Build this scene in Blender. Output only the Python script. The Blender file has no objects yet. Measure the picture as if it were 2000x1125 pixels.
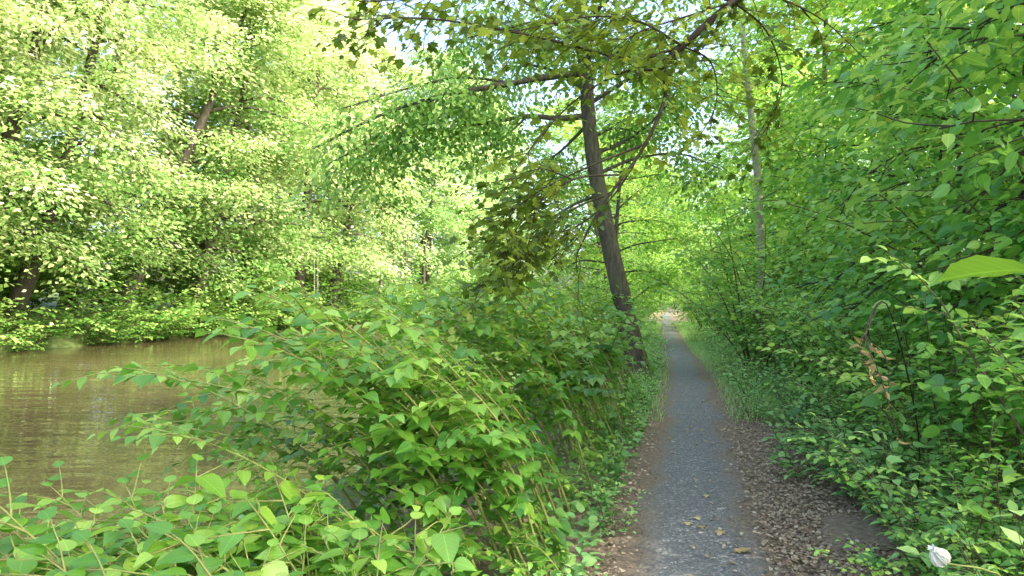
import bpy, math
import numpy as np
from mathutils import Vector
R=math.radians
SC=bpy.context.scene; COL=SC.collection
FPX=1389.0; HZ=580.0; EYE=1.6
def at(px,py,Y): return np.array([(px-1000)/FPX*Y, Y, EYE-(py-HZ)/FPX*Y])
def nrm(a):
    a=np.asarray(a,float); return a/np.maximum(np.linalg.norm(a,axis=-1,keepdims=True),1e-9)
UP=np.array([0,0,1.0])

# ------------------------------------------------------------------ terrain functions
_py=np.array([-60,-20,0,4.1,6.9,10,13.9,22,37,60,78,92,110,140,400.])
_px=np.array([-11,-4.2,0.05,1.03,1.74,2.55,3.50,5.0,8.1,13.0,17.2,22.5,32,50,190.])
_yy=np.linspace(-60,400,2301); _xx=np.interp(_yy,_py,_px)
_k=np.ones(31)/31; _xs=np.convolve(np.pad(_xx,15,mode='edge'),_k,mode='valid'); _xs[:16]=_xx[:16]; _xs[-16:]=_xx[-16:]
def pathx(y): return np.interp(y,_yy,_xs)
def farx(y): return np.interp(y,[-60,0,32,42.5,58,80,110,150,400],[-36,-29,-23,-20,-16.8,-9,4,20,84])
def sstep(t): t=np.clip(t,0,1); return t*t*(3-2*t)
def gz(x,y):
    x=np.asarray(x,float); y=np.asarray(y,float)
    d=x-pathx(y)
    z=np.where(d>1.3,np.minimum(0.22*(d-1.3),6.0),0.0)
    z=np.where(d<-2.9,-1.8*sstep((-d-2.9)/2.6),z)
    e=farx(y)-x
    zf=-1.8+2.2*sstep((e-.2)/2.6)+np.clip(e-2,0,60)*0.03
    return np.where(d<-2.9,np.maximum(z,zf),z)

# ------------------------------------------------------------------ mesh helpers
def mk(name,V,F,mats,tint=None,luv=None,smooth=False,attrs=None):
    me=bpy.data.meshes.new(name)
    V=np.ascontiguousarray(V,dtype=np.float32); F=np.ascontiguousarray(F,dtype=np.int32)
    k=F.shape[1]
    me.vertices.add(len(V)); me.vertices.foreach_set('co',V.ravel())
    me.loops.add(F.size); me.loops.foreach_set('vertex_index',F.ravel())
    me.polygons.add(len(F)); me.polygons.foreach_set('loop_start',np.arange(0,F.size,k,dtype=np.int32))
    if smooth: me.polygons.foreach_set('use_smooth',np.ones(len(F),dtype=bool))
    me.update(calc_edges=True)
    if tint is not None:
        a=me.attributes.new('tint','FLOAT','POINT'); a.data.foreach_set('value',np.ascontiguousarray(tint,dtype=np.float32))
    if luv is not None:
        a=me.attributes.new('luv','FLOAT_VECTOR','POINT'); a.data.foreach_set('vector',np.ascontiguousarray(luv,dtype=np.float32).ravel())
    for kx,v in (attrs or {}).items():
        a=me.attributes.new(kx,'FLOAT','POINT'); a.data.foreach_set('value',np.ascontiguousarray(v,dtype=np.float32))
    me.materials.append(mats)
    return me

class Batch:
    def __init__(s): s.P=[];s.D=[];s.N=[];s.S=[];s.T=[]
    def add(s,P,D,N,S,T):
        n=len(P); s.P.append(P); s.D.append(D); s.N.append(N); s.S.append(np.broadcast_to(S,(n,))); s.T.append(np.broadcast_to(T,(n,)))
    def mesh(s,name,tpl,mat,smooth=False):
        P=np.concatenate(s.P);D=nrm(np.concatenate(s.D));N=np.concatenate(s.N);S=np.concatenate(s.S);T=np.concatenate(s.T)
        Y=nrm(np.cross(N,D)); Z=np.cross(D,Y); tv,tf=tpl
        V=P[:,None]+S[:,None,None]*(tv[None,:,0,None]*D[:,None]+tv[None,:,1,None]*Y[:,None]+tv[None,:,2,None]*Z[:,None])
        n,k=len(P),len(tv)
        F=tf[None]+(np.arange(n)*k)[:,None,None]
        l=np.zeros((k,3)); l[:,:2]=tv[:,:2]
        return mk(name,V.reshape(-1,3),F.reshape(-1,3),mat,np.repeat(T,k),np.tile(l,(n,1)),smooth)

class Tubes:
    def __init__(s): s.V=[];s.F=[];s.n=0
    def add(s,pts,rad,sides=6,rough=0.0,rs=None):
        pts=np.asarray(pts,float); n=len(pts); rad=np.broadcast_to(rad,(n,))
        t=nrm(np.gradient(pts,axis=0))
        ref=np.array([1.0,0,0]) if abs(t[0,0])<0.8 else np.array([0,1.0,0])
        u=nrm(np.cross(t[0],ref)); ang=np.linspace(0,2*np.pi,sides,endpoint=False)
        rings=[]
        for i in range(n):
            u=nrm(u-t[i]*np.dot(u,t[i])); v=np.cross(t[i],u)
            r=rad[i]
            rr=r*np.ones(sides) if rough==0 else r*(1+rs.normal(0,rough,sides))
            rings.append(pts[i]+rr[:,None]*(np.cos(ang)[:,None]*u+np.sin(ang)[:,None]*v))
        V=np.concatenate(rings+[pts[-1:]])
        F=[]
        j=np.arange(sides); j2=(j+1)%sides
        for i in range(n-1):
            a=i*sides+j;b=i*sides+j2;c=(i+1)*sides+j2;d=(i+1)*sides+j
            F.append(np.stack([a,b,c],1));F.append(np.stack([a,c,d],1))
        F.append(np.stack([(n-1)*sides+j,(n-1)*sides+j2,np.full(sides,n*sides)],1))
        s.V.append(V); s.F.append(np.concatenate(F)+s.n); s.n+=len(V)
    def mesh(s,name,mat): return mk(name,np.concatenate(s.V),np.concatenate(s.F),mat,smooth=True)

def grow(rs,p,d,L,n,bend=(0,0,0),jit=0.08):
    p=np.array(p,float); d=nrm(np.array(d,float)); st=L/n; pts=[p]; b=np.array(bend,float)
    for i in range(n):
        d=nrm(d+b*st+rs.normal(0,jit,3)); p=p+d*st; pts.append(p)
    return np.array(pts)
def resample(ctrl,n):
    c=np.asarray(ctrl,float); m=len(c)
    t=np.linspace(0,m-1,n); i=np.clip(t.astype(int),0,m-2); f=(t-i)[:,None]
    P=np.concatenate([[2*c[0]-c[1]],c,[2*c[-1]-c[-2]]])
    a,b,cc,d=P[i],P[i+1],P[i+2],P[i+3]
    return 0.5*((2*b)+(-a+cc)*f+(2*a-5*b+4*cc-d)*f*f+(-a+3*b-3*cc+d)*f**3)
def along(pts,ts):
    n=len(pts)-1; t=np.clip(np.atleast_1d(ts),0,1)*n; i=np.clip(t.astype(int),0,n-1); f=(t-i)[:,None]
    return pts[i]*(1-f)+pts[i+1]*f, nrm(pts[i+1]-pts[i])
def plen(pts): return float(np.linalg.norm(np.diff(pts,axis=0),axis=1).sum())

def twig_leaves(B,rs,pts,t0,spacing,size,tint,droop=0.25,tilt=0.3,side_w=0.85):
    L=plen(pts); n=max(2,int(L*(1-t0)/spacing)); ts=np.linspace(t0,1,n)
    p,d=along(pts,ts)
    s=nrm(np.cross(d,UP)+1e-4)*np.where(np.arange(n)%2==0,1,-1)[:,None]
    D=0.55*d+side_w*s+np.array([0,0,-droop])+rs.normal(0,0.18,(n,3))
    D[-1]=d[-1]+np.array([0,0,-droop*0.7])
    N=np.array([0,0,1.0])+rs.normal(0,tilt,(n,3))
    S=size*rs.uniform(0.68,1.15,n)*(1-0.35*ts**3)
    B.add(p,D,N,S,np.clip(tint+rs.normal(0,0.13,n),0,1))
def cloud(B,rs,c,n,sx,sz,size,tint,outdir=(0,0,0)):
    off=rs.normal(0,1,(n,3))*np.array([sx,sx,sz]); off[:,2]-=.3*(off[:,0]**2+off[:,1]**2)/sx
    D=off*np.array([1,1,.3])/sx+np.array(outdir)+np.array([0,0,-.55])+rs.normal(0,.4,(n,3))
    N=UP+rs.normal(0,.45,(n,3))+np.array(outdir)*.3
    B.add(c+off,D,N,size*rs.uniform(.65,1.15,n),np.clip(tint+rs.normal(0,.14,n),0,1))

# ------------------------------------------------------------------ leaf templates
def ovate(st,wd,w,fold,droop,wave=0.0):
    V=[];idx=[]
    for k,(t,h) in enumerate(zip(st,wd)):
        z=-droop*t*t
        x=t-0.25*droop*droop*t*t
        if h==0: V.append((x,0,z)); idx.append((len(V)-1,)*3)
        else:
            hw=h*w; wv=wave*(1 if k%2 else -1)
            V+= [(x,0,z),(x,hw,z+fold*hw+wv),(x,-hw,z+fold*hw+wv)]
            idx.append((len(V)-3,len(V)-2,len(V)-1))
    F=[]
    for a,b in zip(idx[:-1],idx[1:]):
        for q in (1,2):
            f=[a[0],a[q],b[q],b[0]] if q==2 else [a[0],b[0],b[q],a[q]]
            u=[]
            for i in f:
                if i not in u: u.append(i)
            if len(u)==4: F+= [[u[0],u[1],u[2]],[u[0],u[2],u[3]]]
            elif len(u)==3: F.append(u)
    return np.array(V,float),np.array(F)
KNOT=ovate([0,.05,.16,.34,.55,.76,.9,1],[0,.62,.93,1,.82,.45,.17,0],.36,.22,.20)
HORN=ovate([0,.1,.25,.42,.6,.78,.9,1],[0,.6,.9,1,.92,.6,.28,0],.31,.25,.15,.012)
MID=ovate([0,.2,.55,1],[0,.9,.9,0],.32,.22,.18)
LO=(np.array([(0,0,0),(.42,.32,.05),(.42,-.32,.05),(1,0,-.12)],float),np.array([(0,3,1),(0,2,3)]))
_h=[(0,0),(-.06,.2),(.0,.44),(.17,.30),(.28,.42),(.52,.60),(.50,.36),(.58,.22),(.74,.27),(1,0)]
_o=[(x,y) for x,y in _h]+[(x,-y) for x,y in _h[-2:0:-1]]
_mv=[(.33,0,0)]+[(x,y,-.22*((x-.33)**2+y*y)+.02) for x,y in _o]
MAPLE=(np.array(_mv,float),np.array([(0,1+(i+1)%len(_o),1+i) for i in range(len(_o))])[:, [0,2,1]])
BLADE=(np.array([(0,.03,0),(0,-.03,0),(.5,.025,.06),(.5,-.025,.06),(1,0,-.05)],float),np.array([(0,1,3),(0,3,2),(2,3,4)]))
PETAL=ovate([0,.12,.28,.46,.64,.82,1],[0,.55,.9,1,.9,.55,0],.40,.45,.62)

# ------------------------------------------------------------------ materials
def new_mat(name):
    m=bpy.data.materials.new(name); m.use_nodes=True; nt=m.node_tree; nt.nodes.clear()
    out=nt.nodes.new('ShaderNodeOutputMaterial'); return m,nt,out
def ramp(nt,stops,src):
    r=nt.nodes.new('ShaderNodeValToRGB'); e=r.color_ramp.elements
    while len(e)<len(stops): e.new(0.5)
    for q,(p,c) in zip(e,stops): q.position=p; q.color=(*c,1)
    nt.links.new(src,r.inputs[0]); return r.outputs[0]
def mth(nt,op,a,b=None):
    n=nt.nodes.new('ShaderNodeMath'); n.operation=op
    for i,v in enumerate((a,b)):
        if v is None: continue
        if isinstance(v,(int,float)): n.inputs[i].default_value=v
        else: nt.links.new(v,n.inputs[i])
    return n.outputs[0]
def leaf_mat(name,c0,c1,c2,trans=0.4,gloss=0.0,rough=0.38,veins=False,tv=1.35,hue=.487):
    m,nt,out=new_mat(name); L=nt.links.new
    at_=nt.nodes.new('ShaderNodeAttribute'); at_.attribute_name='tint'
    oi=nt.nodes.new('ShaderNodeObjectInfo')
    f=mth(nt,'ADD',at_.outputs['Fac'],mth(nt,'MULTIPLY',mth(nt,'SUBTRACT',oi.outputs['Random'],0.5),0.3))
    col=ramp(nt,[(0,c0),(.5,c1),(1,c2)],f)
    src=col
    if veins:
        hs=nt.nodes.new('ShaderNodeHueSaturation'); L(col,hs.inputs['Color'])
        lu=nt.nodes.new('ShaderNodeAttribute'); lu.attribute_name='luv'
        sp=nt.nodes.new('ShaderNodeSeparateXYZ'); L(lu.outputs['Vector'],sp.inputs[0])
        ay=mth(nt,'ABSOLUTE',sp.outputs['Y'])
        mid=mth(nt,'LESS_THAN',ay,0.014)
        fr=mth(nt,'FRACT',mth(nt,'MULTIPLY',mth(nt,'SUBTRACT',sp.outputs['X'],mth(nt,'MULTIPLY',ay,0.9)),8.0))
        sv=mth(nt,'LESS_THAN',fr,0.13)
        v=mth(nt,'MAXIMUM',mid,mth(nt,'MULTIPLY',sv,0.45))
        L(mth(nt,'ADD',mth(nt,'MULTIPLY',v,0.35),1.0),hs.inputs['Value']); src=hs.outputs[0]
    df=nt.nodes.new('ShaderNodeBsdfDiffuse'); L(src,df.inputs['Color'])
    h2=nt.nodes.new('ShaderNodeHueSaturation'); h2.inputs['Hue'].default_value=hue; h2.inputs['Value'].default_value=tv; L(src,h2.inputs['Color'])
    tr=nt.nodes.new('ShaderNodeBsdfTranslucent'); L(h2.outputs[0],tr.inputs['Color'])
    mx=nt.nodes.new('ShaderNodeMixShader'); mx.inputs[0].default_value=trans
    L(df.outputs[0],mx.inputs[1]); L(tr.outputs[0],mx.inputs[2]); fin=mx.outputs[0]
    if gloss>0:
        gl=nt.nodes.new('ShaderNodeBsdfGlossy'); gl.inputs['Roughness'].default_value=rough
        lw=nt.nodes.new('ShaderNodeLayerWeight'); lw.inputs[0].default_value=.5
        fc=mth(nt,'ADD',mth(nt,'MULTIPLY',mth(nt,'POWER',lw.outputs['Facing'],3.0),gloss*3),gloss)
        m2=nt.nodes.new('ShaderNodeMixShader'); L(fc,m2.inputs[0]); L(fin,m2.inputs[1]); L(gl.outputs[0],m2.inputs[2]); fin=m2.outputs[0]
    L(fin,out.inputs[0])
    return m
def bark_mat(name,c0,c1,scale=(9,9,1.6),bump=0.6,moss=None,rough=0.85):
    m,nt,out=new_mat(name); L=nt.links.new
    tc=nt.nodes.new('ShaderNodeTexCoord'); mp=nt.nodes.new('ShaderNodeMapping'); mp.inputs['Scale'].default_value=scale; L(tc.outputs['Object'],mp.inputs[0])
    n=nt.nodes.new('ShaderNodeTexNoise'); n.inputs['Scale'].default_value=2.2; n.inputs['Detail'].default_value=8; n.inputs['Roughness'].default_value=.65; L(mp.outputs[0],n.inputs['Vector'])
    col=ramp(nt,[(.32,c0),(.68,c1)],n.outputs['Fac'])
    p=nt.nodes.new('ShaderNodeBsdfPrincipled'); p.inputs['Roughness'].default_value=rough
    if moss:
        n2=nt.nodes.new('ShaderNodeTexNoise'); n2.inputs['Scale'].default_value=1.7; n2.inputs['Detail'].default_value=4; L(tc.outputs['Object'],n2.inputs['Vector'])
        fac=ramp(nt,[(.5,(0,0,0)),(.66,(.7,.7,.7))],n2.outputs['Fac'])
        mx=nt.nodes.new('ShaderNodeMix'); mx.data_type='RGBA'; L(fac,mx.inputs[0]); L(col,mx.inputs[6]); mx.inputs[7].default_value=(*moss,1); col=mx.outputs[2]
    L(col,p.inputs['Base Color'])
    b=nt.nodes.new('ShaderNodeBump'); b.inputs['Strength'].default_value=bump; b.inputs['Distance'].default_value=.03; L(n.outputs['Fac'],b.inputs['Height']); L(b.outputs[0],p.inputs['Normal'])
    L(p.outputs[0],out.inputs[0]); return m

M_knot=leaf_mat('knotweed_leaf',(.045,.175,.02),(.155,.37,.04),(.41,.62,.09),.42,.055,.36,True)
M_horn=leaf_mat('hornbeam_leaf',(.07,.25,.035),(.21,.46,.075),(.46,.66,.13),.45,.05,.4,True)
M_near=leaf_mat('near_leaf',(.11,.23,.02),(.14,.28,.026),(.20,.34,.035),.5,.0,.4,True,1.2)
M_herb=leaf_mat('herb_leaf',(.13,.36,.11),(.31,.58,.18),(.52,.72,.25),.35,.03,.45)
M_far=leaf_mat('bank_tree_leaf',(.13,.30,.06),(.46,.60,.22),(.90,.92,.62),.42,tv=1.1)  # palest stop paints white highlights into the leaf colour in place of gloss
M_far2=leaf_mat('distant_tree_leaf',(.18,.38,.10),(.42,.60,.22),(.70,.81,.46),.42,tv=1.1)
M_bankb=leaf_mat('bank_bush_leaf',(.05,.20,.03),(.19,.40,.075),(.46,.63,.18),.4)
M_wood=leaf_mat('wood_leaf',(.09,.27,.04),(.25,.49,.075),(.54,.72,.15),.5,.02)
M_maple=leaf_mat('maple_leaf',(.08,.15,.012),(.23,.33,.035),(.46,.55,.08),.52,.03)
M_lime=leaf_mat('lime_leaf',(.06,.19,.03),(.17,.38,.06),(.40,.60,.12),.45,.04)
M_dry=leaf_mat('dry_leaf',(.23,.16,.105),(.47,.36,.245),(.74,.63,.47),.1)
M_curl=leaf_mat('curled_leaf',(.18,.12,.05),(.34,.25,.10),(.50,.39,.18),.2)
M_fall=leaf_mat('fallen_leaf',(.40,.27,.11),(.55,.42,.20),(.70,.60,.36),.1)
M_bark=bark_mat('bark_brown',(.022,.02,.015),(.14,.12,.085),(11,11,2.2),1.0,(.08,.10,.035))
M_bark2=bark_mat('bark_dark',(.028,.024,.018),(.115,.097,.068))
M_pale=bark_mat('bark_pale',(.22,.20,.14),(.50,.48,.38),(5,5,9),.3,(.20,.24,.11))
M_twig=bark_mat('twig_bark',(.03,.021,.013),(.075,.055,.034),(20,20,6),.3)
M_cane=bark_mat('cane_green',(.15,.20,.04),(.31,.35,.09),(6,6,14),.2,(.26,.15,.07),.5)
M_stem=bark_mat('shrub_stem',(.06,.05,.025),(.14,.12,.05),(12,12,5),.3)

def simple(name,c,rough=.7,noise=.15,scale=8):
    m,nt,out=new_mat(name); n=nt.nodes.new('ShaderNodeTexNoise'); n.inputs['Scale'].default_value=scale
    col=ramp(nt,[(.3,tuple(x*(1-noise) for x in c)),(.7,tuple(min(1,x*(1+noise)) for x in c))],n.outputs['Fac'])
    p=nt.nodes.new('ShaderNodeBsdfPrincipled'); p.inputs['Roughness'].default_value=rough
    nt.links.new(col,p.inputs['Base Color']); nt.links.new(p.outputs[0],out.inputs[0]); return m

# ground material: leaf mould near the path, dark soil elsewhere
def ground_mat():
    m,nt,out=new_mat('ground_soil'); L=nt.links.new
    tc=nt.nodes.new('ShaderNodeTexCoord')
    n1=nt.nodes.new('ShaderNodeTexNoise'); n1.inputs['Scale'].default_value=26; n1.inputs['Detail'].default_value=8; n1.inputs['Roughness'].default_value=.7; L(tc.outputs['Object'],n1.inputs['Vector'])
    n2=nt.nodes.new('ShaderNodeTexNoise'); n2.inputs['Scale'].default_value=1.3; n2.inputs['Detail'].default_value=5; L(tc.outputs['Object'],n2.inputs['Vector'])
    soil=ramp(nt,[(.3,(.14,.10,.07)),(.55,(.30,.225,.16)),(.75,(.46,.36,.265))],n1.outputs['Fac'])
    green=ramp(nt,[(.3,(.06,.09,.025)),(.7,(.14,.20,.05))],n1.outputs['Fac'])
    d=nt.nodes.new('ShaderNodeAttribute'); d.attribute_name='offset'
    ad=mth(nt,'ABSOLUTE',d.outputs['Fac'])
    f=mth(nt,'ADD',mth(nt,'SUBTRACT',ad,2.4),mth(nt,'MULTIPLY',n2.outputs['Fac'],1.0)); f=mth(nt,'MULTIPLY',f,1.2)
    cl=nt.nodes.new('ShaderNodeClamp'); L(f,cl.inputs[0])
    mx=nt.nodes.new('ShaderNodeMix'); mx.data_type='RGBA'; L(cl.outputs[0],mx.inputs[0]); L(soil,mx.inputs[6]); L(green,mx.inputs[7])
    p=nt.nodes.new('ShaderNodeBsdfPrincipled'); p.inputs['Roughness'].default_value=.95; L(mx.outputs[2],p.inputs['Base Color'])
    b=nt.nodes.new('ShaderNodeBump'); b.inputs['Strength'].default_value=.8; b.inputs['Distance'].default_value=.03; L(n1.outputs['Fac'],b.inputs['Height']); L(b.outputs[0],p.inputs['Normal'])
    L(p.outputs[0],out.inputs[0]); return m
def path_mat():
    m,nt,out=new_mat('path_asphalt'); L=nt.links.new
    tc=nt.nodes.new('ShaderNodeTexCoord')
    n1=nt.nodes.new('ShaderNodeTexVoronoi'); n1.inputs['Scale'].default_value=75; L(tc.outputs['Object'],n1.inputs['Vector'])
    n2=nt.nodes.new('ShaderNodeTexNoise'); n2.inputs['Scale'].default_value=2.2; n2.inputs['Detail'].default_value=6; L(tc.outputs['Object'],n2.inputs['Vector'])
    n3=nt.nodes.new('ShaderNodeTexNoise'); n3.inputs['Scale'].default_value=45; n3.inputs['Detail'].default_value=5; L(tc.outputs['Object'],n3.inputs['Vector'])
    sep=nt.nodes.new('ShaderNodeSeparateColor'); L(n1.outputs['Color'],sep.inputs[0])
    stone=ramp(nt,[(0,(.12,.116,.113)),(.7,(.20,.195,.19)),(.93,(.28,.272,.26)),(1,(.50,.48,.45))],sep.outputs[0])
    dirt=ramp(nt,[(.3,(.13,.10,.075)),(.7,(.33,.26,.195))],n3.outputs['Fac'])
    e=nt.nodes.new('ShaderNodeAttribute'); e.attribute_name='edge'
    f=mth(nt,'ADD',mth(nt,'SUBTRACT',e.outputs['Fac'],1.08),mth(nt,'MULTIPLY',n2.outputs['Fac'],.8)); f=mth(nt,'ADD',f,mth(nt,'MULTIPLY',n3.outputs['Fac'],.3)); f=mth(nt,'MULTIPLY',f,2.2)
    cl=nt.nodes.new('ShaderNodeClamp'); L(f,cl.inputs[0])
    mx=nt.nodes.new('ShaderNodeMix'); mx.data_type='RGBA'; L(cl.outputs[0],mx.inputs[0]); L(stone,mx.inputs[6]); L(dirt,mx.inputs[7])
    p=nt.nodes.new('ShaderNodeBsdfPrincipled'); p.inputs['Roughness'].default_value=.85; L(mx.outputs[2],p.inputs['Base Color'])
    b=nt.nodes.new('ShaderNodeBump'); b.inputs['Strength'].default_value=.5; b.inputs['Distance'].default_value=.006; L(n1.outputs['Distance'],b.inputs['Height']); L(b.outputs[0],p.inputs['Normal'])
    L(p.outputs[0],out.inputs[0]); return m
def water_mat():
    m,nt,out=new_mat('river_water'); L=nt.links.new
    tc=nt.nodes.new('ShaderNodeTexCoord')
    def wave(scale,xy,det):
        mp=nt.nodes.new('ShaderNodeMapping'); mp.inputs['Rotation'].default_value=(0,0,R(-14)); mp.inputs['Scale'].default_value=(*xy,1); L(tc.outputs['Object'],mp.inputs[0])
        n=nt.nodes.new('ShaderNodeTexNoise'); n.inputs['Scale'].default_value=scale; n.inputs['Detail'].default_value=det; n.inputs['Roughness'].default_value=.5; L(mp.outputs[0],n.inputs['Vector']); return n.outputs['Fac']
    hgt=mth(nt,'ADD',wave(.9,(.35,1.7),2),mth(nt,'MULTIPLY',wave(3.2,(.6,1.9),2),.14))
    n2=nt.nodes.new('ShaderNodeTexNoise'); n2.inputs['Scale'].default_value=.12; n2.inputs['Detail'].default_value=3; L(tc.outputs['Object'],n2.inputs['Vector'])
    col=ramp(nt,[(.35,(.07,.06,.026)),(.65,(.15,.118,.055))],n2.outputs['Fac'])
    p=nt.nodes.new('ShaderNodeBsdfPrincipled'); p.inputs['Roughness'].default_value=.015; p.inputs['IOR'].default_value=1.55; L(col,p.inputs['Base Color'])
    b=nt.nodes.new('ShaderNodeBump'); b.inputs['Strength'].default_value=.55; b.inputs['Distance'].default_value=.05; L(hgt,b.inputs['Height']); L(b.outputs[0],p.inputs['Normal'])
    L(p.outputs[0],out.inputs[0]); return m

# ------------------------------------------------------------------ objects
def thing(name,label,cat,loc=(0,0,0),rz=0,sc=1.0,group=None):
    o=bpy.data.objects.new(name,None); COL.objects.link(o); o.location=tuple(float(v) for v in loc); o.rotation_euler=(0,0,rz); o.scale=(sc,)*3
    o.empty_display_size=.1; o['label']=label; o['category']=cat
    if group: o['group']=group
    return o
def part(name,me,parent,loc=None):
    o=bpy.data.objects.new(name,me); COL.objects.link(o); o.parent=parent
    if loc is not None: o.location=loc
    return o
def inst(var,name,label,cat,loc,rz,sc,group=None):
    r=thing(name,label,cat,loc,rz,sc,group)
    for pn,me in var: part(pn,me,r)
    return r
def flat(name,me,kind,label=None,cat=None):
    o=bpy.data.objects.new(name,me); COL.objects.link(o); o['kind']=kind
    if label: o['label']=label
    if cat: o['category']=cat
    return o

# ---- setting
def build_ground():
    dl=np.concatenate([-np.geomspace(7,420,46)[::-1],np.arange(-6.8,-2.2,.3),np.arange(-2.0,2.1,.25),np.geomspace(2.3,420,50)])
    dl=np.unique(np.round(np.concatenate([dl,np.arange(-48,-7,.8)]),3))
    ys=np.concatenate([np.arange(-60,0,3),np.arange(0,40,.8),np.geomspace(40,700,70)])
    D,Yg=np.meshgrid(dl,ys); X=pathx(Yg)+D
    rs=np.random.default_rng(3)
    Z=gz(X,Yg)+np.where(np.abs(D)>.8,rs.normal(0,.02,D.shape),0)
    V=np.stack([X,Yg,Z],-1).reshape(-1,3); n,m=D.shape
    i=np.arange((n-1)*m).reshape(n-1,m)[:,:-1].ravel()
    F=np.stack([i,i+1,i+m+1,i+m],1)
    return mk('ground',V,F,ground_mat(),smooth=True,attrs={'offset':D.ravel()})
g=flat('ground',build_ground(),'structure','brown leaf-strewn earth of the wooded river bank','ground')
def build_path():
    ys=np.concatenate([np.arange(-8,40,.15),np.arange(40,135,1.0)]); rs=np.random.default_rng(5)
    off=np.array([-1,-.8,-.4,0,.4,.8,1.0])
    base=np.interp(ys,[0,4,9,14,40],[.46,.45,.38,.33,.38])
    slow=.05*np.sin(ys*1.3)+.04*np.sin(ys*.53+1)
    wl=base+slow+np.convolve(rs.normal(0,.13,len(ys)),np.ones(4)/4,'same'); wr=base-.7*slow+.02+np.convolve(rs.normal(0,.14,len(ys)),np.ones(4)/4,'same')
    X=np.zeros((len(ys),7)); 
    for k,o in enumerate(off): X[:,k]=pathx(ys)+o*np.where(o<0,wl,wr)
    Z=np.full_like(X,.012)+np.where(np.abs(off)<.5,.012,0)[None]; Z[:,[0,-1]]=.004
    V=np.stack([X,np.repeat(ys[:,None],7,1),Z],-1).reshape(-1,3)
    n,m=X.shape; i=np.arange((n-1)*m).reshape(n-1,m)[:,:-1].ravel()
    F=np.stack([i,i+1,i+m+1,i+m],1)
    return mk('path',V,F,path_mat(),smooth=True,attrs={'edge':np.tile(np.abs(off),len(ys))})
flat('path',build_path(),'structure','narrow grey asphalt footpath running along the river into the woods','path')
V=np.array([(-80,-60,-1),(60,-60,-1),(140,420,-1),(-80,420,-1)],float)
flat('water',mk('water',V,np.array([(0,1,2,3)]),water_mat()),'structure','murky brown-green river with soft ripples','river')

# ---- plant variants
def cane_var(seed,H,lean,nb,size,t0=.28,sp=.05):
    rs=np.random.default_rng(seed); T=Tubes(); B=Batch()
    pts=grow(rs,(0,0,0),(-.12-lean*.15,rs.normal(0,.06),1),H,16,(-lean,0,-.28*lean),.035)
    T.add(pts,np.linspace(.011,.003,17)*(H/2)**.5,6)
    twig_leaves(B,rs,pts,.5,.07,size,.6,.35,.25)
    for k in range(nb):
        t=t0+(.95-t0)*(k+.5)/nb; p,d=along(pts,t); sgn=1 if k%2 else -1
        s=nrm(np.cross(d[0],UP))*sgn
        dd=.45*d[0]+.75*s+np.array([-.25,0,.18])+rs.normal(0,.2,3)
        L=rs.uniform(.3,.62)*(1.1-.5*t)*(H/2)
        tp=grow(rs,p[0],dd,L,7,(-.25,0,-.9),.06)
        T.add(tp,np.linspace(.0045,.0018,8),4)
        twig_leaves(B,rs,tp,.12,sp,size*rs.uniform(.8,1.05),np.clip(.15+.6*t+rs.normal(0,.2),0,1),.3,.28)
    for k in range(7):   # a few large lower leaves
        t=rs.uniform(.12,.5); p,d=along(pts,t); a=rs.uniform(0,6.28)
        B.add(p,np.array([[math.cos(a),math.sin(a),-.3]]),np.array([[0,0,1.0]])+rs.normal(0,.3,(1,3)),size*rs.uniform(.8,1.2),rs.uniform(.1,.5))
    return [('stem',T.mesh('stem',M_cane)),('foliage',B.mesh('foliage',KNOT,M_knot,True))]
def shrub_var(seed,H,nst,ntw,size,tpl,mat,spread=.55,smooth=True,sp=.05,stem=None):
    stem=stem or M_stem
    rs=np.random.default_rng(seed); T=Tubes(); B=Batch()
    for k in range(nst):
        a=k*2.4+rs.normal(0,.3); o=rs.uniform(.25,1)*spread
        dr=np.array([math.cos(a)*o,math.sin(a)*o,1]); L=H*rs.uniform(.65,1.1)
        p0=np.array([math.cos(a)*.12*rs.uniform(0,1),math.sin(a)*.12,0])
        pts=grow(rs,p0,dr,L,10,(math.cos(a)*.18,math.sin(a)*.18,-.14),.07)
        T.add(pts,np.linspace(.012,.003,11)*H/2.2,5)
        for j in range(ntw):
            t=.1+.88*(j+rs.uniform(0,1))/ntw; p,d=along(pts,t); b=rs.uniform(0,6.28)
            dd=.4*d[0]+np.array([math.cos(b),math.sin(b),rs.uniform(-.1,.4)])
            tp=grow(rs,p[0],dd,H*rs.uniform(.14,.30)*(1.2-.5*t),6,(0,0,-.8/H*2),.08)
            T.add(tp,np.linspace(.004,.0015,7),4)
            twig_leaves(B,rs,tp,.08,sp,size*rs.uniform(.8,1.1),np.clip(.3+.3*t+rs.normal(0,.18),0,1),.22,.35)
        twig_leaves(B,rs,pts,.5,sp*1.3,size,.6,.25,.35)
    return [('stems',T.mesh('stems',stem)),('foliage',B.mesh('foliage',tpl,mat,smooth))]
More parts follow.
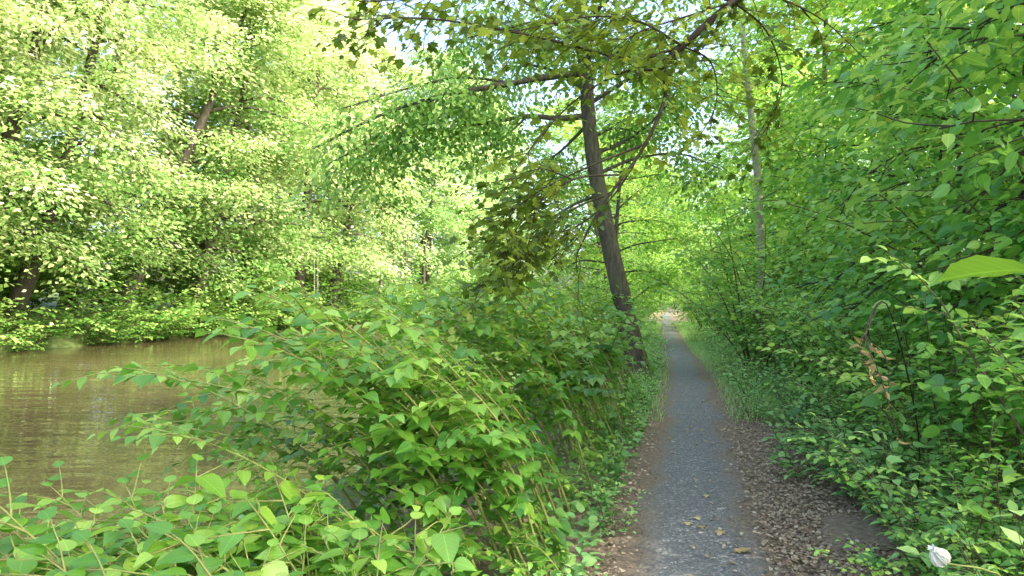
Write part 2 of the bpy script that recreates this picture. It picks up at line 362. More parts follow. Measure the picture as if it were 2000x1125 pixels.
def tree_var(seed,H,cb,Rc,size,nl,ns,nsp,per,lean,tr,lmat,bmat,tpl=LO,prof=None,spr=.5,elev=.7,smooth=False,limb=.34,back=.7):
    rs=np.random.default_rng(seed); T=Tubes(); Tb=Tubes(); B=Batch()
    tp=grow(rs,(0,0,-.3),(lean*.8,rs.normal(0,.05),1),H*.95,14,(-lean*back/H,0,.25/H),.035)
    r=tr*np.linspace(1,.12,15); r[0]*=1.35; T.add(tp,r,10,.04,rs)
    for k in range(nl):
        u=(k+rs.uniform(0,.9))/nl; t=cb+(.97-cb)*u; p,d=along(tp,t); a=k*2.399+rs.normal(0,.35)
        pr=(math.sin(math.pi*min(1,.22+.78*u))**.7) if prof is None else prof(u)
        L=Rc*max(.25,pr)*rs.uniform(.75,1.2); ez=elev*(.45+u)+rs.normal(0,.12)
        lp=grow(rs,p[0],(math.cos(a),math.sin(a),ez),L,9,(0,0,-.85/max(L,1)),.09)
        Tb.add(lp,np.linspace(tr*limb*(1-.6*u)+.006,.006,10),6)
        for j in range(ns):
            s=.22+.78*(j+rs.uniform(0,1))/ns; q,e=along(lp,s); b=rs.uniform(-1.3,1.3); ca,sa=math.cos(b),math.sin(b)
            dd=np.array([e[0][0]*ca-e[0][1]*sa,e[0][0]*sa+e[0][1]*ca,e[0][2]*.5+rs.normal(.05,.25)])
            sp_=grow(rs,q[0],dd,L*rs.uniform(.22,.42),5,(0,0,-.25),.12)
            Tb.add(sp_,np.linspace(.012,.004,6)*(H/12)**.8,4)
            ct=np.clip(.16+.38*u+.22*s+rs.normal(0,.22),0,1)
            c,_=along(sp_,np.linspace(.15,1,nsp))
            for cc in c:
                n=per; off=rs.normal(0,1,(n,3))*np.array([spr,spr,spr*.38])
                off[:,2]-=.25*(off[:,0]**2+off[:,1]**2)/spr
                P=cc+off; out=nrm(np.concatenate([P[:,:2]-tp[min(14,int(t*14)),:2],np.zeros((n,1))],1))
                D=off*np.array([1,1,.2])/spr+out*.7+np.array([0,0,-.45])+rs.normal(0,.35,(n,3))
                N=np.array([0,0,1.0])+out*.45+rs.normal(0,.42,(n,3))
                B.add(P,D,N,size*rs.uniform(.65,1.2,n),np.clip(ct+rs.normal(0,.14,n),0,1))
    return [('trunk',T.mesh('trunk',bmat)),('limbs',Tb.mesh('limbs',bmat)),('crown',B.mesh('crown',tpl,lmat,smooth))]

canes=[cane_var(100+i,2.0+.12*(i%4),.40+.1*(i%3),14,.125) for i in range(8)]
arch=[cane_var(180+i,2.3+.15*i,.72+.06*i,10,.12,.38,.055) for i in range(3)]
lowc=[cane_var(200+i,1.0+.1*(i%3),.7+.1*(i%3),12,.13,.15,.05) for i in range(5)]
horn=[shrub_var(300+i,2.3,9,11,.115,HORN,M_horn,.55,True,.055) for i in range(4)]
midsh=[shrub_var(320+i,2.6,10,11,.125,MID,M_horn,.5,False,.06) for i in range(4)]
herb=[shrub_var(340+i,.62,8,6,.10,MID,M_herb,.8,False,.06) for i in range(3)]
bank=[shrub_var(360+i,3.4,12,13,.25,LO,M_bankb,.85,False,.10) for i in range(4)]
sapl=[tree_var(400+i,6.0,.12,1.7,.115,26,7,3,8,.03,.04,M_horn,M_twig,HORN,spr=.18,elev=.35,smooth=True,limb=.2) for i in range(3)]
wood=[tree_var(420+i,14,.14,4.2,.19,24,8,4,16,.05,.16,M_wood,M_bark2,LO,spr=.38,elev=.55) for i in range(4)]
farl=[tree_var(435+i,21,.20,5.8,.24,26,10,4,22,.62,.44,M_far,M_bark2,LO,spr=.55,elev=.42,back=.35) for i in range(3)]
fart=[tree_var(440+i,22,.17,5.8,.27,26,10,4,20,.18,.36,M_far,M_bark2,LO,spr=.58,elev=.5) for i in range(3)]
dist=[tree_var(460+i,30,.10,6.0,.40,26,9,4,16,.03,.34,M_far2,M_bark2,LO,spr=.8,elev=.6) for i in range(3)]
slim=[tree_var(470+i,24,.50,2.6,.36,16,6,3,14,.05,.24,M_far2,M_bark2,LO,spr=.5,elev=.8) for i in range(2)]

rs=np.random.default_rng(11)
# ---- knotweed thicket on the near bank
def cane(var,y,d,rz,s,lab,grp):
    x=pathx(y)+d; inst(var,'knotweed_cane',lab,'knotweed',(x,y,gz(x,y)-.02),rz,s,grp)
TH='tall arching knotweed cane with heart-shaped leaves in the thicket between path and river'
for k in range(36):
    cane(canes[k%8],rs.uniform(3.7,6.2),rs.uniform(-1.2,-.74),rs.normal(0,.35),rs.uniform(.84,1.0),TH,'knotweed canes left of the path')
for k in range(36):
    cane(canes[k%8],rs.uniform(6.0,9.4),rs.uniform(-1.45,-.66),rs.normal(0,.4),rs.uniform(.95,1.15),TH,'knotweed canes left of the path')
for k in range(8):
    cane(canes[k%8],rs.uniform(3.3,4.6),rs.uniform(-1.7,-1.25),rs.normal(0,.3),rs.uniform(.5,.64),TH,'knotweed canes left of the path')
for k in range(32):
    y=rs.uniform(9.4,15.5); d=rs.uniform(-2.2,-.6)
    if abs(pathx(y)+d-2.55)<.35 and abs(y-14)<.5: continue
    cane(canes[(k*3)%8],y,d,rs.normal(0,.7),rs.uniform(.92,1.16),'knotweed cane at the far end of the thicket near the leaning tree','knotweed canes by the leaning tree')
for k,(y,d,rz,s) in enumerate([(3.5,-1.4,.15,.76),(4.0,-1.5,-.1,.84),(4.6,-1.5,.1,.98),(5.3,-1.5,-.2,1.0),(6.0,-1.6,.15,1.05),(3.3,-1.9,.25,.62),(4.2,-1.8,.05,.9),(5.0,-1.9,.1,1.05),(3.8,-1.2,-.25,.95)]):
    cane(arch[k%3],y,d,rz,s,'long knotweed cane bending out to the left over the water','knotweed canes bending over the water')
for k in range(28):
    y=rs.uniform(1.9,3.7); d=rs.uniform(-1.9,-1.0); x=pathx(y)+d
    inst(lowc[k%5],'young_knotweed','low young knotweed plant with broad leaves in the lower left foreground','knotweed',(x,y,gz(x,y)-.02),rs.normal(0,.8),rs.uniform(.72,.95),'low knotweed plants in the foreground')
for k in range(44):
    y=rs.uniform(1.9,3.1); x=-rs.uniform(.50,.78)*y+rs.uniform(0,1.0)
    z=gz(x,y); s=rs.uniform(.92,1.15)*(1 if y<2.7 else .80)
    inst(lowc[k%5],'young_knotweed','low young knotweed plant with broad leaves in the lower left foreground','knotweed',(x+.3,y,z-.02),rs.normal(0,.8),s,'low knotweed plants in the foreground')
for k in range(30):
    y=rs.uniform(3.4,11); x=pathx(y)+rs.uniform(-.9,-.56)
    inst(lowc[(k+2)%5],'young_knotweed','short knotweed shoot spilling over the left edge of the path','knotweed',(x,y,-.02),rs.uniform(-.6,1.2),rs.uniform(.4,.66),'knotweed shoots on the left path edge')
# ---- right side shrubs
for k in range(28):
    y=2.7+k*.7+rs.uniform(-.2,.2); x=pathx(y)+rs.uniform(1.7,2.2)+(.25 if y<4 else 0)
    inst(horn[k%4],'hornbeam_bush','dense green hornbeam bush with toothed leaves at the right edge of the path','bush',(x,y,gz(x,y)-.03),rs.uniform(0,6.28),rs.uniform(.62,.95),'hornbeam bushes lining the right of the path')
for k,(x,y,s) in enumerate([(1.78,2.35,.40),(2.0,2.8,.46),(1.78,2.75,.33),(2.1,3.3,.5)]):
    inst(horn[k%4],'hornbeam_seedling','small hornbeam seedling with large leaves in the lower right corner','seedling',(x,y,gz(x,y)-.02),k*1.4,s,'hornbeam seedlings in the lower right corner')
for k in range(11):
    y=4.2+k*2.2+rs.uniform(-.4,.4); x=pathx(y)+rs.uniform(3.0,4.0)
    inst(midsh[k%4],'hornbeam_bush','taller leafy bush behind the front row on the right slope','bush',(x,y,gz(x,y)-.03),rs.uniform(0,6.28),rs.uniform(1.1,1.6),'taller bushes on the right slope')
for k,(x,y,s) in enumerate([(5.15,13.4,1.45),(5.0,14.6,1.5)]):
    inst(midsh[k],'hornbeam_bush','taller leafy bush behind the front row on the right slope','bush',(x,y,gz(x,y)-.03),k*2.,s,'taller bushes on the right slope')
for k in range(16):
    y=22+k*3.6+rs.uniform(-.6,.6); x=pathx(y)+rs.uniform(1.6,2.6)
    inst(midsh[(k+1)%4],'woodland_bush','leafy bush beside the distant stretch of the path on its right','bush',(x,y,gz(x,y)-.03),rs.uniform(0,6.28),rs.uniform(.9,1.4),'bushes on the right of the distant path')
for k in range(42):
    y=2.9+k*.6+rs.uniform(-.2,.2); x=pathx(y)+(rs.uniform(1.3,1.65) if y<6 else rs.uniform(.75,1.4))
    inst(herb[k%3],'leafy_herb','low leafy herb growing at the right edge of the leaf litter','herb',(x,y,gz(x,y)-.01),rs.uniform(0,6.28),rs.uniform(.65,1.1),'low herbs along the right verge')
for k in range(26):
    y=2.7+k*.25+rs.uniform(-.1,.1); x=pathx(y)+rs.uniform(1.35,1.85)
    inst(herb[k%3],'leafy_herb','taller bright green herb at the foot of the right-hand bushes','herb',(x,y,gz(x,y)-.01),rs.uniform(0,6.28),rs.uniform(.95,1.4),'bright green herbs at the foot of the bushes')
for k in range(26):
    y=2.6+k*1.05+rs.uniform(-.2,.2); x=pathx(y)+rs.uniform(-.85,-.52)
    inst(herb[(k+1)%3],'leafy_herb','small leafy herb at the left edge of the asphalt','herb',(x,y,-.01),rs.uniform(0,6.28),rs.uniform(.38,.62)*(1+.03*y),'small herbs along the left path edge')
for k in range(19):
    y=16+k*3.2+rs.uniform(-.5,.5); x=pathx(y)+rs.uniform(-2.6,-1.4)
    inst(midsh[k%4],'riverside_bush','leafy bush between the distant path and the river beyond the leaning tree','bush',(x,y,gz(x,y)-.03),rs.uniform(0,6.28),rs.uniform(.6,1.0)*(1+.004*y),'bushes between distant path and river')
# saplings on the right
for k,(y,d,s) in enumerate([(3.7,3.3,.95),(4.9,3.2,1.05),(6.3,3.0,.95),(7.8,3.3,1.1),(9.6,3.0,1.0),(11.8,3.3,1.1),(14.5,3.4,1.2),(18,3.4,1.2),(22,3.6,1.25)]):
    x=pathx(y)+d
    inst(sapl[k%3],'hornbeam_sapling','slender young hornbeam tree with layered toothed leaves right of the path','sapling',(x,y,gz(x,y)-.03),k*1.7,s,'young hornbeams right of the path')
# woodland trees on the right; the first, out of view, added and enlarged for shade
wp=[(-5,9.5),(2,9.5),(9,8.5),(14,6.8),(19,5.4),(23,4.6),(29,4.8),(36,4.6),(43,9),(51,11),(73,9),(81,4.6),(90,5),(102,5),
    (8,15),(20,13),(33,12.5)]
for k,(y,d) in enumerate(wp):
    x=pathx(y)+d
    inst(wood[k%4],'woodland_tree','leafy woodland tree on the slope right of the path','tree',(x,y,gz(x,y)),k*2.1,1.5 if k<3 else rs.uniform(1.0,1.25),'woodland trees on the right slope')
for k,(y,d,s) in enumerate([(25,-2.2,.74),(32,-2.4,.88),(40,-2.6,.95),(50,-3.0,1.05),(62,-3.2,1.15),(76,-3.0,1.25),(88,-3.2,1.35),(100,-3.6,1.4),(112,-6,1.5)]):
    x=pathx(y)+d
    inst(wood[(k+1)%4],'riverside_tree','leafy tree on the strip between the distant path and the river','tree',(x,y,gz(x,y)),k*1.3,s,'trees between distant path and river')
for k,(x,y,s) in enumerate([(23,104,1.2),(26.5,110,1.3),(19.5,106,1.2)]):
    inst(bank[k],'woodland_bush','large bush closing the view where the distant path bends away','bush',(x,y,gz(x,y)),k*2.,s,'large bushes at the path bend')
# ---- far bank
for k in range(44):
    y=23+k*1.8+rs.uniform(-.7,.7); x=farx(y)-rs.uniform(.2,1.6)
    inst(bank[k%4],'bank_bush','bright green bush overhanging the water on the far bank','bush',(x,y,max(gz(x,y),-1.0)-.2),rs.uniform(0,6.28),rs.choice([.8,1.0,1.25,1.6,1.8])*rs.uniform(.9,1.1),'bushes overhanging the water on the far bank')
for k in range(22):
    y=24+k*2.6+rs.uniform(-.8,.8); x=farx(y)-rs.uniform(6,9.5)
    inst(bank[(k+1)%4],'bank_bush','tall bush under the trees set back from the far waterline','bush',(x,y,gz(x,y)),rs.uniform(0,6.28),rs.uniform(1.6,2.3),'bushes under the far bank trees')
for k,(x,y,s) in enumerate([(-29.3,41.5,2.2),(-33,46.5,2.3),(-28,37.5,1.9)]):
    inst(bank[k],'bank_bush','tall bush under the trees set back from the far waterline','bush',(x,y,gz(x,y)),k*2.,s,'bushes under the far bank trees')
fp=[(24.5,5.0,1.1,0),(28,4.8,1.05,0),(32.5,3.6,1.15,0),(36.5,4.2,1.1,0),(43,4.2,1.2,0),(49,3.0,1.25,1),(55,3.2,1.3,1),(61,2.8,1.35,1),(67,3.6,1.35,1),(30,14,1.35,1),(39,13,1.4,1),(49,12,1.5,1),(60,12,1.5,1)]
for k,(y,e,s,v) in enumerate(fp):
    x=farx(y)-e; V_=fart if v else farl
    inst(V_[k%3],'bank_tree',('tall sunlit broadleaf tree with full crown along the far bank','sunlit tree with dark trunk leaning over the river at far left')[1-v],'tree',(x,y,gz(x,y)),rs.normal(0,.35),s,('sunlit full trees on the far bank','leaning trees at far left')[1-v])
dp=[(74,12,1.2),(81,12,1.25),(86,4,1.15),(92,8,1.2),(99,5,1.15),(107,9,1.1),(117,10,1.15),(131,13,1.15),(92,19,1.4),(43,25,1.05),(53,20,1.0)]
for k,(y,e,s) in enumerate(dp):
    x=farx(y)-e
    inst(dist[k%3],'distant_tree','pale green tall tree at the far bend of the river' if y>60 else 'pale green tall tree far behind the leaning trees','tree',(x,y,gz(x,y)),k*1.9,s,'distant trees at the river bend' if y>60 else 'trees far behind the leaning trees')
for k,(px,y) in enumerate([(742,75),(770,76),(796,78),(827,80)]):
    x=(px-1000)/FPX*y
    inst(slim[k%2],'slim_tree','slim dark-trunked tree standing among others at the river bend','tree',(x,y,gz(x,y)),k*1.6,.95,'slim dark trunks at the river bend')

# ---- the leaning tree by the path
def leaning_tree():
    rs=np.random.default_rng(21); root=thing('leaning_tree','dark-barked tree leaning left beside the path at the end of the knotweed thicket','tree',(2.5,14,0))
    o=np.array([2.5,14,0])
    ctrl=[at(1252,742,14)-[0,0,.15],at(1232,660,14),at(1205,540,14),at(1185,450,14),at(1168,360,14.05),at(1152,250,14.1),at(1143,130,14.1),at(1130,0,14.1),at(1118,-130,14.2),at(1100,-260,14.3)]
    pts=resample(ctrl,46)-o; t=np.linspace(0,1,46)
    r=.205*(1-.55*t)+.26*np.exp(-t*30)
    T=Tubes(); T.add(pts,r,18,.035,rs); part('trunk',T.mesh('trunk',M_bark),root)
    B=Batch()
    def br(ctrl,r0,dens,Ln=.7,lt=.12,start=.1,per=20,sx=.30,sz=.12,r1=.012):
        p=resample(ctrl,18)-o; T=Tubes(); T.add(p,np.linspace(r0,r1,18),7,.05,rs); L=plen(p)
        for k in range(int(L*dens)):
            q,d=along(p,rs.uniform(start,1)); a=rs.uniform(0,6.28)
            dd=.5*d[0]+np.array([math.cos(a)*.8,math.sin(a)*.8,rs.uniform(-.75,.5)])
            tp=grow(rs,q[0],dd,rs.uniform(.3,1.1)*Ln,6,(0,0,-.7),.1); T.add(tp,np.linspace(.008,.003,7),4)
            cloud(B,rs,tp[-1],per,sx,sz,lt,np.clip(rs.normal(.5,.22),0,1),nrm(dd)*.5)
            cloud(B,rs,tp[3],per//2,sx*.8,sz,lt,np.clip(rs.normal(.4,.22),0,1),nrm(dd)*.5)
        part('branch',T.mesh('branch',M_bark),root)
    br([at(1146,226,14.1),at(1090,230,14),at(1030,226,13.9),at(960,238,13.6),at(912,243,13.3)],.07,6,.8,start=.6,r1=.022)
    br([at(1142,140,14.1),at(1050,152,13.7),at(960,168,13.2),at(850,188,12.9),at(740,225,12.8),at(610,290,12.7)],.075,11,1.1,start=.3,r1=.014)
    br([at(1000,160,13.5),at(900,150,13.4),at(800,170,13.1),at(670,210,12.9)],.03,9,1.0)
    br([at(930,172,13.3),at(880,215,13.4),at(800,255,13.4),at(690,310,13.3)],.028,10,1.0)
    br([at(850,190,13.0),at(790,225,13.2),at(730,270,13.3),at(640,320,13.3)],.025,8,1.0)
    br([at(1030,226,13.9),at(980,270,13.8),at(920,300,13.8)],.025,8,.8)
    br([at(1160,300,14.05),at(1230,270,14.6),at(1290,220,15.0),at(1340,150,15.2)],.05,9,.9,start=.4)
    br([at(1165,340,14.05),at(1240,310,14.5),at(1330,300,15.0),at(1410,330,15.3)],.04,6,.9,start=.5)
    br([at(1172,380,14.05),at(1120,400,14.2),at(1060,440,14.3),at(990,500,14.4)],.035,9,.8,start=.25)
    br([at(1144,150,14.1),at(1220,90,14.6),at(1300,60,14.9)],.05,12,.9,start=.35)
    br([at(1135,60,14.1),at(1060,40,14),at(960,60,13.8),at(880,80,13.6)],.05,12,.9,start=.3)
    br([at(1150,240,14.1),at(1100,290,14.5),at(1050,330,14.8)],.04,12,.8,start=.3)
    br([at(1140,110,14.1),at(1190,90,14.7),at(1245,80,15.2)],.04,12,.8,start=.35)
    br([at(1155,270,14.1),at(1200,250,14.8),at(1260,260,15.3)],.035,10,.7,start=.3)
    br([at(1138,80,14.1),at(1080,70,14.5),at(1010,90,14.9)],.04,12,.8,start=.3)
    for k in range(14):
        z=.60+.39*k/14; p,d=along(pts,z); a=k*2.4
        e=p[0]+np.array([math.cos(a)*2.6,math.sin(a)*2.6,.9])
        br([p[0]+o,(p[0]+e)/2+o+[0,0,.3],e+o],.05,6,1.0,.13,.25,24,.36,.16)
    part('crown',B.mesh('crown',MID,M_lime),root)
leaning_tree()

# ---- overhanging maple
def maple():
    rs=np.random.default_rng(31); b=np.array([4.9,6.6,float(gz(4.9,6.6))])
    root=thing('overhanging_maple','maple whose dark drooping branches hang over the path at the top of the view','tree',b)
    T=Tubes(); tp=resample([b-[0,0,.2],b+[-.05,0,2],b+[.05,0,4],b+[-.15,0,6],b+[0,.1,9]],24)-b
    T.add(tp,np.linspace(.15,.05,24),12,.03,rs); part('trunk',T.mesh('trunk',M_bark2),root)
    B=Batch()
    J0=at(1435,0,6);J1=at(1335,88,6);J2=at(1288,135,6);J3=at(1262,280,5.8);J4=at(1195,375,5.7)
    def br(ctrl,r0,r1,dens,start=.0,Ln=.6,sz=.098,dr=.35):
        p=resample(ctrl,22)-b; T=Tubes(); T.add(p,np.linspace(r0,r1,22),7,.04,rs); L=plen(p)
        for k in range(int(L*dens)):
            q,d=along(p,rs.uniform(start,1)); s=nrm(np.cross(d[0],UP))*rs.choice([-1,1])
            dd=.5*d[0]+s*rs.uniform(.3,1.2)+np.array([0,0,rs.uniform(-.75,.45)])
            t2=grow(rs,q[0],dd,rs.uniform(.4,1.1)*Ln,6,(0,0,-dr),.12); T.add(t2,np.linspace(.004,.0015,7),4)
            tn=np.clip(rs.normal(.5,.25),0,1)
            twig_leaves(B,rs,t2,.3,.085,sz*rs.uniform(.75,1.1),tn,.3,.45,1.0)
            for _ in range(2):
                q2,d2=along(t2,rs.uniform(.3,.85)); s2=nrm(np.cross(d2[0],UP))*rs.choice([-1,1])
                t3=grow(rs,q2[0],d2[0]*.5+s2*.8+[0,0,rs.uniform(-.4,.2)],rs.uniform(.15,.35),4,(0,0,-.5),.12); T.add(t3,np.linspace(.002,.001,5),3)
                twig_leaves(B,rs,t3,.4,.075,sz*rs.uniform(.7,1.05),tn,.3,.45,1.0)
        part('branch',T.mesh('branch',M_twig),root)
    br([b+[-.1,0,5.2],at(1640,-150,6.3),J0,J1,J2],.042,.024,5,.4)
    br([J2,at(1302,180,5.9),J3,J4,at(1158,432,5.6),at(1125,500,5.6)],.02,.006,6)
    br([J1,at(1230,112,5.9),at(1050,70,5.7),at(850,35,5.5),at(690,35,5.4)],.016,.005,15)
    br([J2,at(1215,140,5.9),at(1130,190,5.8),at(1060,260,5.7),at(1000,340,5.6)],.012,.004,8,.4)
    br([J3,at(1150,325,5.7),at(1050,375,5.6),at(960,440,5.6)],.011,.004,18,.45)
    br([J4,at(1100,420,5.6),at(1010,500,5.6),at(930,560,5.6)],.01,.003,20,.3)
    br([J3,at(1200,380,5.9),at(1130,440,5.9),at(1050,470,5.9),at(990,540,5.9)],.01,.003,18,.45)
    br([at(1222,340,5.75),at(1120,350,5.5),at(1040,410,5.4),at(970,500,5.3)],.01,.003,19,.4)
    br([at(1120,350,5.5),at(1050,330,5.5),at(980,370,5.5)],.007,.003,18,.2)
    br([J0,at(1300,-40,5.9),at(1100,-20,5.7),at(900,-10,5.5),at(700,0,5.3)],.018,.005,18)
    br([J1,at(1250,40,5.7),at(1150,30,5.5),at(1000,60,5.3)],.012,.004,20)
    br([J0,at(1340,30,5.7),at(1250,60,5.5),at(1190,100,5.4)],.010,.003,10)
    br([J1,at(1390,120,6.1),at(1400,200,6.2),at(1360,280,6.2)],.009,.003,18)
    br([J0,at(1500,60,6.2),at(1530,160,6.3),at(1500,250,6.3)],.010,.003,14)
    br([J0,at(1480,-20,6),at(1600,30,5.8),at(1700,120,5.6)],.011,.003,14)
    for k in range(8):
        z=.55+.44*k/8; p,d=along(tp,z); a=k*2.4+.5; e=p[0]+np.array([math.cos(a)*2,math.sin(a)*2,.7])
        br([p[0]+b,(p[0]+e)/2+b+[0,0,.2],e+b],.03,.006,7,.3,.6)
    part('crown',B.mesh('crown',MAPLE,M_maple),root)
maple()

# ---- slender pale tree on the right
def pale_tree():
    rs=np.random.default_rng(41); b=at(1492,560,17); b[2]=float(gz(b[0],b[1]))
    root=thing('pale_slender_tree','slender tree with smooth pale grey trunk rising from bushes on the right','tree',b)
    pts=resample([b-[0,0,.2],at(1484,400,17),at(1474,280,17),at(1464,180,17),at(1455,90,17),at(1440,-120,17),at(1445,-320,17)],40)-b
    T=Tubes(); T.add(pts,np.linspace(.105,.04,40),12,.02,rs); part('trunk',T.mesh('trunk',M_pale),root)
    B=Batch(); T=Tubes()
    for k in range(26):
        t=.30+.68*k/26; p,d=along(pts,t); a=k*2.4; L=rs.uniform(1.2,2.6)
        lp=grow(rs,p[0],(math.cos(a),math.sin(a),.5),L,7,(0,0,-.3),.1); T.add(lp,np.linspace(.02,.006,8),5)
        for j in range(16):
            q,e=along(lp,rs.uniform(.3,1)); c=rs.uniform(0,6.28)
            tp=grow(rs,q[0],(math.cos(c),math.sin(c),.1),.6,5,(0,0,-.6),.1)
            twig_leaves(B,rs,tp,.05,.06,.13,rs.uniform(.3,.8),.3,.4)
    part('limbs',T.mesh('limbs',M_pale),root); part('crown',B.mesh('crown',LO,M_wood),root)
pale_tree()

# ---- stuff: litter, grass
def litter():
    rs=np.random.default_rng(51); B=Batch(); n=34000
    y=2.2+rs.exponential(5,n); d=np.where(rs.uniform(0,1,n)<.93,np.abs(rs.normal(1.0,.45,n)),-np.abs(rs.normal(.52,.12,n)))
    m=(y<30)&((np.abs(d)>.42)|(rs.uniform(0,1,n)<.2)); y,d=y[m],d[m]; n=len(y); x=pathx(y)+d
    P=np.stack([x,y,gz(x,y)+.012+rs.uniform(0,.02,n)+np.where(np.abs(d)<.5,.02,0)],1); a=rs.uniform(0,6.28,n)
    D=np.stack([np.cos(a),np.sin(a),rs.normal(.05,.2,n)],1); N=UP+rs.normal(0,.35,(n,3))
    B.add(P,D,N,rs.uniform(.010,.042,n),rs.beta(2,2.4,n)); return B.mesh('leaf_litter',MID,M_dry)
flat('leaf_litter',litter(),'stuff','brown dead leaves and bits scattered beside the asphalt','leaf litter')
def grass():
    rs=np.random.default_rng(52); B=Batch(); n=12000
    y=rs.uniform(9,42,n); d=np.where(rs.uniform(0,1,n)<.6,rs.uniform(.45,1.3,n),-rs.uniform(.38,1.2,n)); x=pathx(y)+d
    P=np.stack([x,y,gz(x,y)],1); a=rs.uniform(0,6.28,n)
    D=np.stack([np.cos(a)*.6,np.sin(a)*.6,rs.uniform(.5,1.1,n)],1); N=np.stack([np.cos(a),np.sin(a),-.3+0*a],1)*-1
    B.add(P,D,N,rs.uniform(.14,.34,n)*(.5+.5*np.clip((np.abs(d)-.45)/.6,0,1)),rs.uniform(.2,1,n)); return B.mesh('grass',BLADE,M_herb)
flat('grass',grass(),'stuff','grassy verge along both sides of the path','grass')
def cover():
    rs=np.random.default_rng(53); B=Batch(); n=20000
    y=2+rs.uniform(0,1,n)**1.6*40; d=np.where(rs.uniform(0,1,n)<.65,1.35+rs.exponential(.8,n),-.58-rs.exponential(.9,n))
    y=np.concatenate([y,rs.uniform(2.5,8,4500)]); d=np.concatenate([d,1.3+np.abs(rs.normal(0,.4,4500))])
    m=d>-4; y,d=y[m],d[m]; x=pathx(y)+d; n=len(x)
    P=np.stack([x,y,gz(x,y)+rs.uniform(.01,.16,n)],1); a=rs.uniform(0,6.28,n)
    D=np.stack([np.cos(a),np.sin(a),rs.normal(.1,.3,n)],1); B.add(P,D,UP+rs.normal(0,.4,(n,3)),rs.uniform(.05,.11,n),rs.uniform(.1,.8,n)); return B.mesh('ground_cover',MID,M_herb)
flat('ground_cover',cover(),'stuff','low green ground cover plants under the bushes','ground cover')
# fallen leaves on the asphalt
lm=[]
for k in range(4):
    B=Batch(); B.add(np.array([[0,0,0.]]),np.array([[1.,0,.05]]),np.array([[.1*k-.15,.1,1.]]),.075+.01*k,np.array([.25*k+.1])); lm.append(B.mesh('fallen_leaf',MAPLE if k%2 else HORN,M_fall))
for k in range(26):
    y=rs.uniform(3.6,10); d=rs.uniform(-.4,.75); x=pathx(y)+d
    o=bpy.data.objects.new('fallen_leaf',lm[k%4]); COL.objects.link(o); o.location=(x,y,.034); o.rotation_euler=(rs.normal(0,.1),rs.normal(0,.1),rs.uniform(0,6.28)); o.scale=(rs.uniform(.5,.9),)*3
    o['label']='single fallen tan leaf lying on the grey asphalt path'; o['category']='leaf'; o['group']='fallen leaves on the path'

# ---- foreground single plants
def near_sapling():
    rs=np.random.default_rng(61); b=np.array([1.35,.95,0.]); root=thing('young_sapling','thin sapling whose single yellow-green leaf juts in at the right edge','sapling',b)
    T=Tubes(); pts=resample([b,b+[-.05,0,.8],b+[-.2,-.02,1.45],at(2020,528,.92)],16)-b; T.add(pts,np.linspace(.006,.002,16),6); part('stem',T.mesh('stem',M_stem),root)
    B=Batch(); e=pts[-1]; B.add(e[None],np.array([[-1,-.05,.03]]),np.array([[.05,-.36,1.]]),.125,np.array([.4]))
    B.add(pts[-4][None],np.array([[1,.3,-.1]]),np.array([[0,0,1.]]),.11,np.array([.7])); B.add(pts[-6][None],np.array([[.8,-.5,-.1]]),np.array([[0,0,1.]]),.11,np.array([.6]))
    part('foliage',B.mesh('foliage',HORN,M_near,True),root)
near_sapling()
def flower():
    b=np.array([1.40,2.06,0.]); root=thing('white_flower','white pointed flower bud on a thin green stalk in the lower right corner','flower',b)
    tip=at(1842,1098,2.0); T=Tubes(); pts=resample([b,b+[.02,0,.45],b+[.01,-.01,.76],at(1925,1112,2.03),tip],22)-b
    T.add(pts,np.linspace(.004,.0025,22),6); part('stalk',T.mesh('stalk',M_cane),root)
    ax=nrm(np.array([-.8,-.1,.9])); u=nrm(np.cross(ax,UP)); v=np.cross(ax,u); o=pts[-1]
    def ring(n,lays,spread,size,mat,nm,start=0,base=0.0):
        B=Batch()
        for lay in range(lays):
            for k in range(n):
                a=(k+.5*lay)/n*2*math.pi+start; rad=math.cos(a)*u+math.sin(a)*v
                B.add((o+ax*base)[None],(ax+rad*spread*(1-.2*lay))[None],(rad-ax*.2)[None],size*(1+.05*lay),np.array([.5]))
        return B.mesh(nm,PETAL,mat,True)
    part('petals',ring(5,2,.55,.058,simple('petal_white',(.84,.85,.76),.6,.02,3),'petals'),root)
    part('sepals',ring(4,1,.85,.026,simple('sepal_green',(.16,.32,.07)),'sepals',.4,-.004),root)
flower()
def withered():
    rs=np.random.default_rng(63); top=at(1700,600,4.3); x,y=top[0]+.35,4.5; b=np.array([x,y,float(gz(x,y))])
    root=thing('withered_sprig','withered sprig with curled brown leaves hanging among the green bushes on the right','twig',b)
    T=Tubes(); B=Batch()
    main=[b,b+[.05,0,.7],[top[0]+.15,4.38,top[2]],at(1690,650,3.8)]
    for j,tail in enumerate([[at(1720,740,3.6),at(1755,860,3.55)],[at(1680,690,3.65),at(1705,735,3.6)],[at(1730,700,3.7),at(1735,790,3.6)]]):
        pts=resample(main+tail,30)-b; T.add(pts,np.linspace(.006,.002,30),5)
        n=11 if j==0 else 8; p,d=along(pts,rs.uniform(.64,1,n)); D=np.array([0,0,-.7])+rs.normal(0,.7,(n,3))
        B.add(p,D,rs.normal(0,1,(n,3)),rs.uniform(.03,.07,n),rs.uniform(.0,.9,n))
    part('stem',T.mesh('stem',M_twig),root)
    part('foliage',B.mesh('foliage',ovate([0,.2,.5,.8,1],[0,.7,1,.6,0],.22,1.1,.7,.03),M_curl,True),root)
withered()
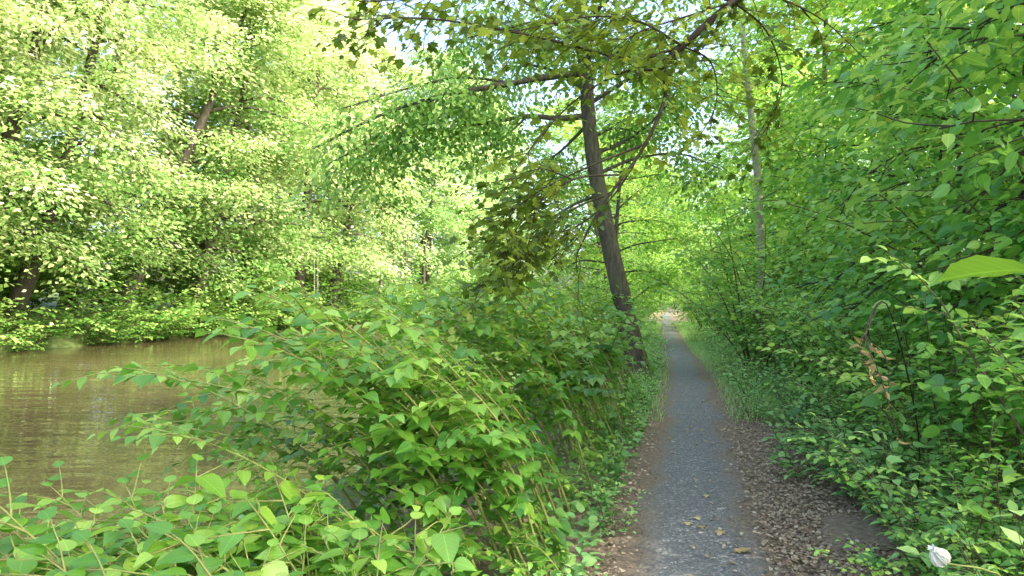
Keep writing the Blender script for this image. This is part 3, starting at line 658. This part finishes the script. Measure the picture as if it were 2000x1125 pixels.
# ---- distant person and pale poles
def person():
    y=84.; x=float(pathx(y))-.2; root=thing('person','distant person in a red top walking on the far end of the path','person',(x,y,.02))
    J={'pel':(0,0,.92,.15),'chest':(0,0,1.3,.17),'neck':(0,0,1.47,.06),'head':(0,0,1.62,.11),'top':(0,0,1.72,.07),
       'ls':(-.2,0,1.4,.07),'le':(-.27,.05,1.12,.05),'lh':(-.25,-.1,.88,.04),'rs':(.2,0,1.4,.07),'re':(.27,-.02,1.12,.05),'rh':(.26,-.18,.9,.04),
       'lk':(-.1,-.12,.5,.075),'lf':(-.1,-.02,.06,.05),'lt':(-.1,-.18,.04,.04),'rk':(.1,.05,.5,.075),'rf':(.1,.26,.08,.05),'rt':(.1,.12,.04,.04)}
    E=[('pel','chest'),('chest','neck'),('neck','head'),('head','top'),('chest','ls'),('ls','le'),('le','lh'),('chest','rs'),('rs','re'),('re','rh'),('pel','lk'),('lk','lf'),('lf','lt'),('pel','rk'),('rk','rf'),('rf','rt')]
    def skin(keys,mat,nm,gr=0):
        idx={k:i for i,k in enumerate(keys)}; me=bpy.data.meshes.new(nm)
        me.from_pydata([J[k][:3] for k in keys],[(idx[a],idx[b]) for a,b in E if a in idx and b in idx],[]); me.materials.append(mat)
        o=part(nm,me,root); m=o.modifiers.new('skin','SKIN'); 
        for i,k in enumerate(keys): sv=me.skin_vertices[0].data[i]; sv.radius=(J[k][3]+gr,)*2; sv.use_root=(i==0)
        o.modifiers.new('sub','SUBSURF').levels=1
    skin(list(J),simple('skin',(.45,.28,.2)),'body')
    skin(['chest','pel','ls','le','rs','re'],simple('red_cloth',(.55,.03,.03)),'red_top',.02)
    skin(['pel','lk','lf','rk','rf'],simple('dark_cloth',(.03,.035,.06)),'trousers',.015)
person()
def poles():
    y=60.; x=(617-1000)/FPX*y; b=np.array([x,y,-1.2]); root=thing('pole_pair','pair of thin pale upright poles at the water edge below the far trees','pole',b)
    m=simple('pale_wood',(.5,.48,.42))
    for dx in (-.14,.14):
        T=Tubes(); T.add([(dx,0,0),(dx,0,2.5),(dx,0,5.2),(dx,0,6.6)],[.06,.055,.05,.045],8); part('pole',T.mesh('pole',m),root)
    T=Tubes(); T.add([(-.14,.0,5.6),(.14,.0,5.6)],.03,6); part('crossbar',T.mesh('crossbar',m),root)
poles()

# ------------------------------------------------------------------ light, sky, camera
az=R(118); el=R(42)
sd=Vector((math.sin(az)*math.cos(el),math.cos(az)*math.cos(el),math.sin(el)))
ld=bpy.data.lights.new('sun','SUN'); ld.energy=5.0; ld.angle=R(.53); ld.color=(1,.95,.84)
lo=bpy.data.objects.new('sun',ld); COL.objects.link(lo); lo.rotation_euler=sd.to_track_quat('Z','Y').to_euler()
W=bpy.data.worlds.new('World'); SC.world=W; W.use_nodes=True; nt=W.node_tree
sk=nt.nodes.new('ShaderNodeTexSky'); sk.sky_type='NISHITA'; sk.sun_disc=False; sk.sun_elevation=el; sk.sun_rotation=az; sk.air_density=.9; sk.dust_density=5.0; sk.ozone_density=.3
bg=nt.nodes['Background']; bg.inputs[1].default_value=.80; nt.links.new(sk.outputs[0],bg.inputs[0])
cd=bpy.data.cameras.new('camera'); cd.lens=25; cd.sensor_width=36; cd.clip_start=.05; cd.clip_end=2000
co=bpy.data.objects.new('camera',cd); COL.objects.link(co); co.location=(0,0,EYE); co.rotation_euler=(R(90+math.degrees(math.atan(17.5/FPX))),0,0)
SC.camera=co
SC.view_settings.view_transform='Standard'; SC.view_settings.look='None'; SC.view_settings.exposure=0
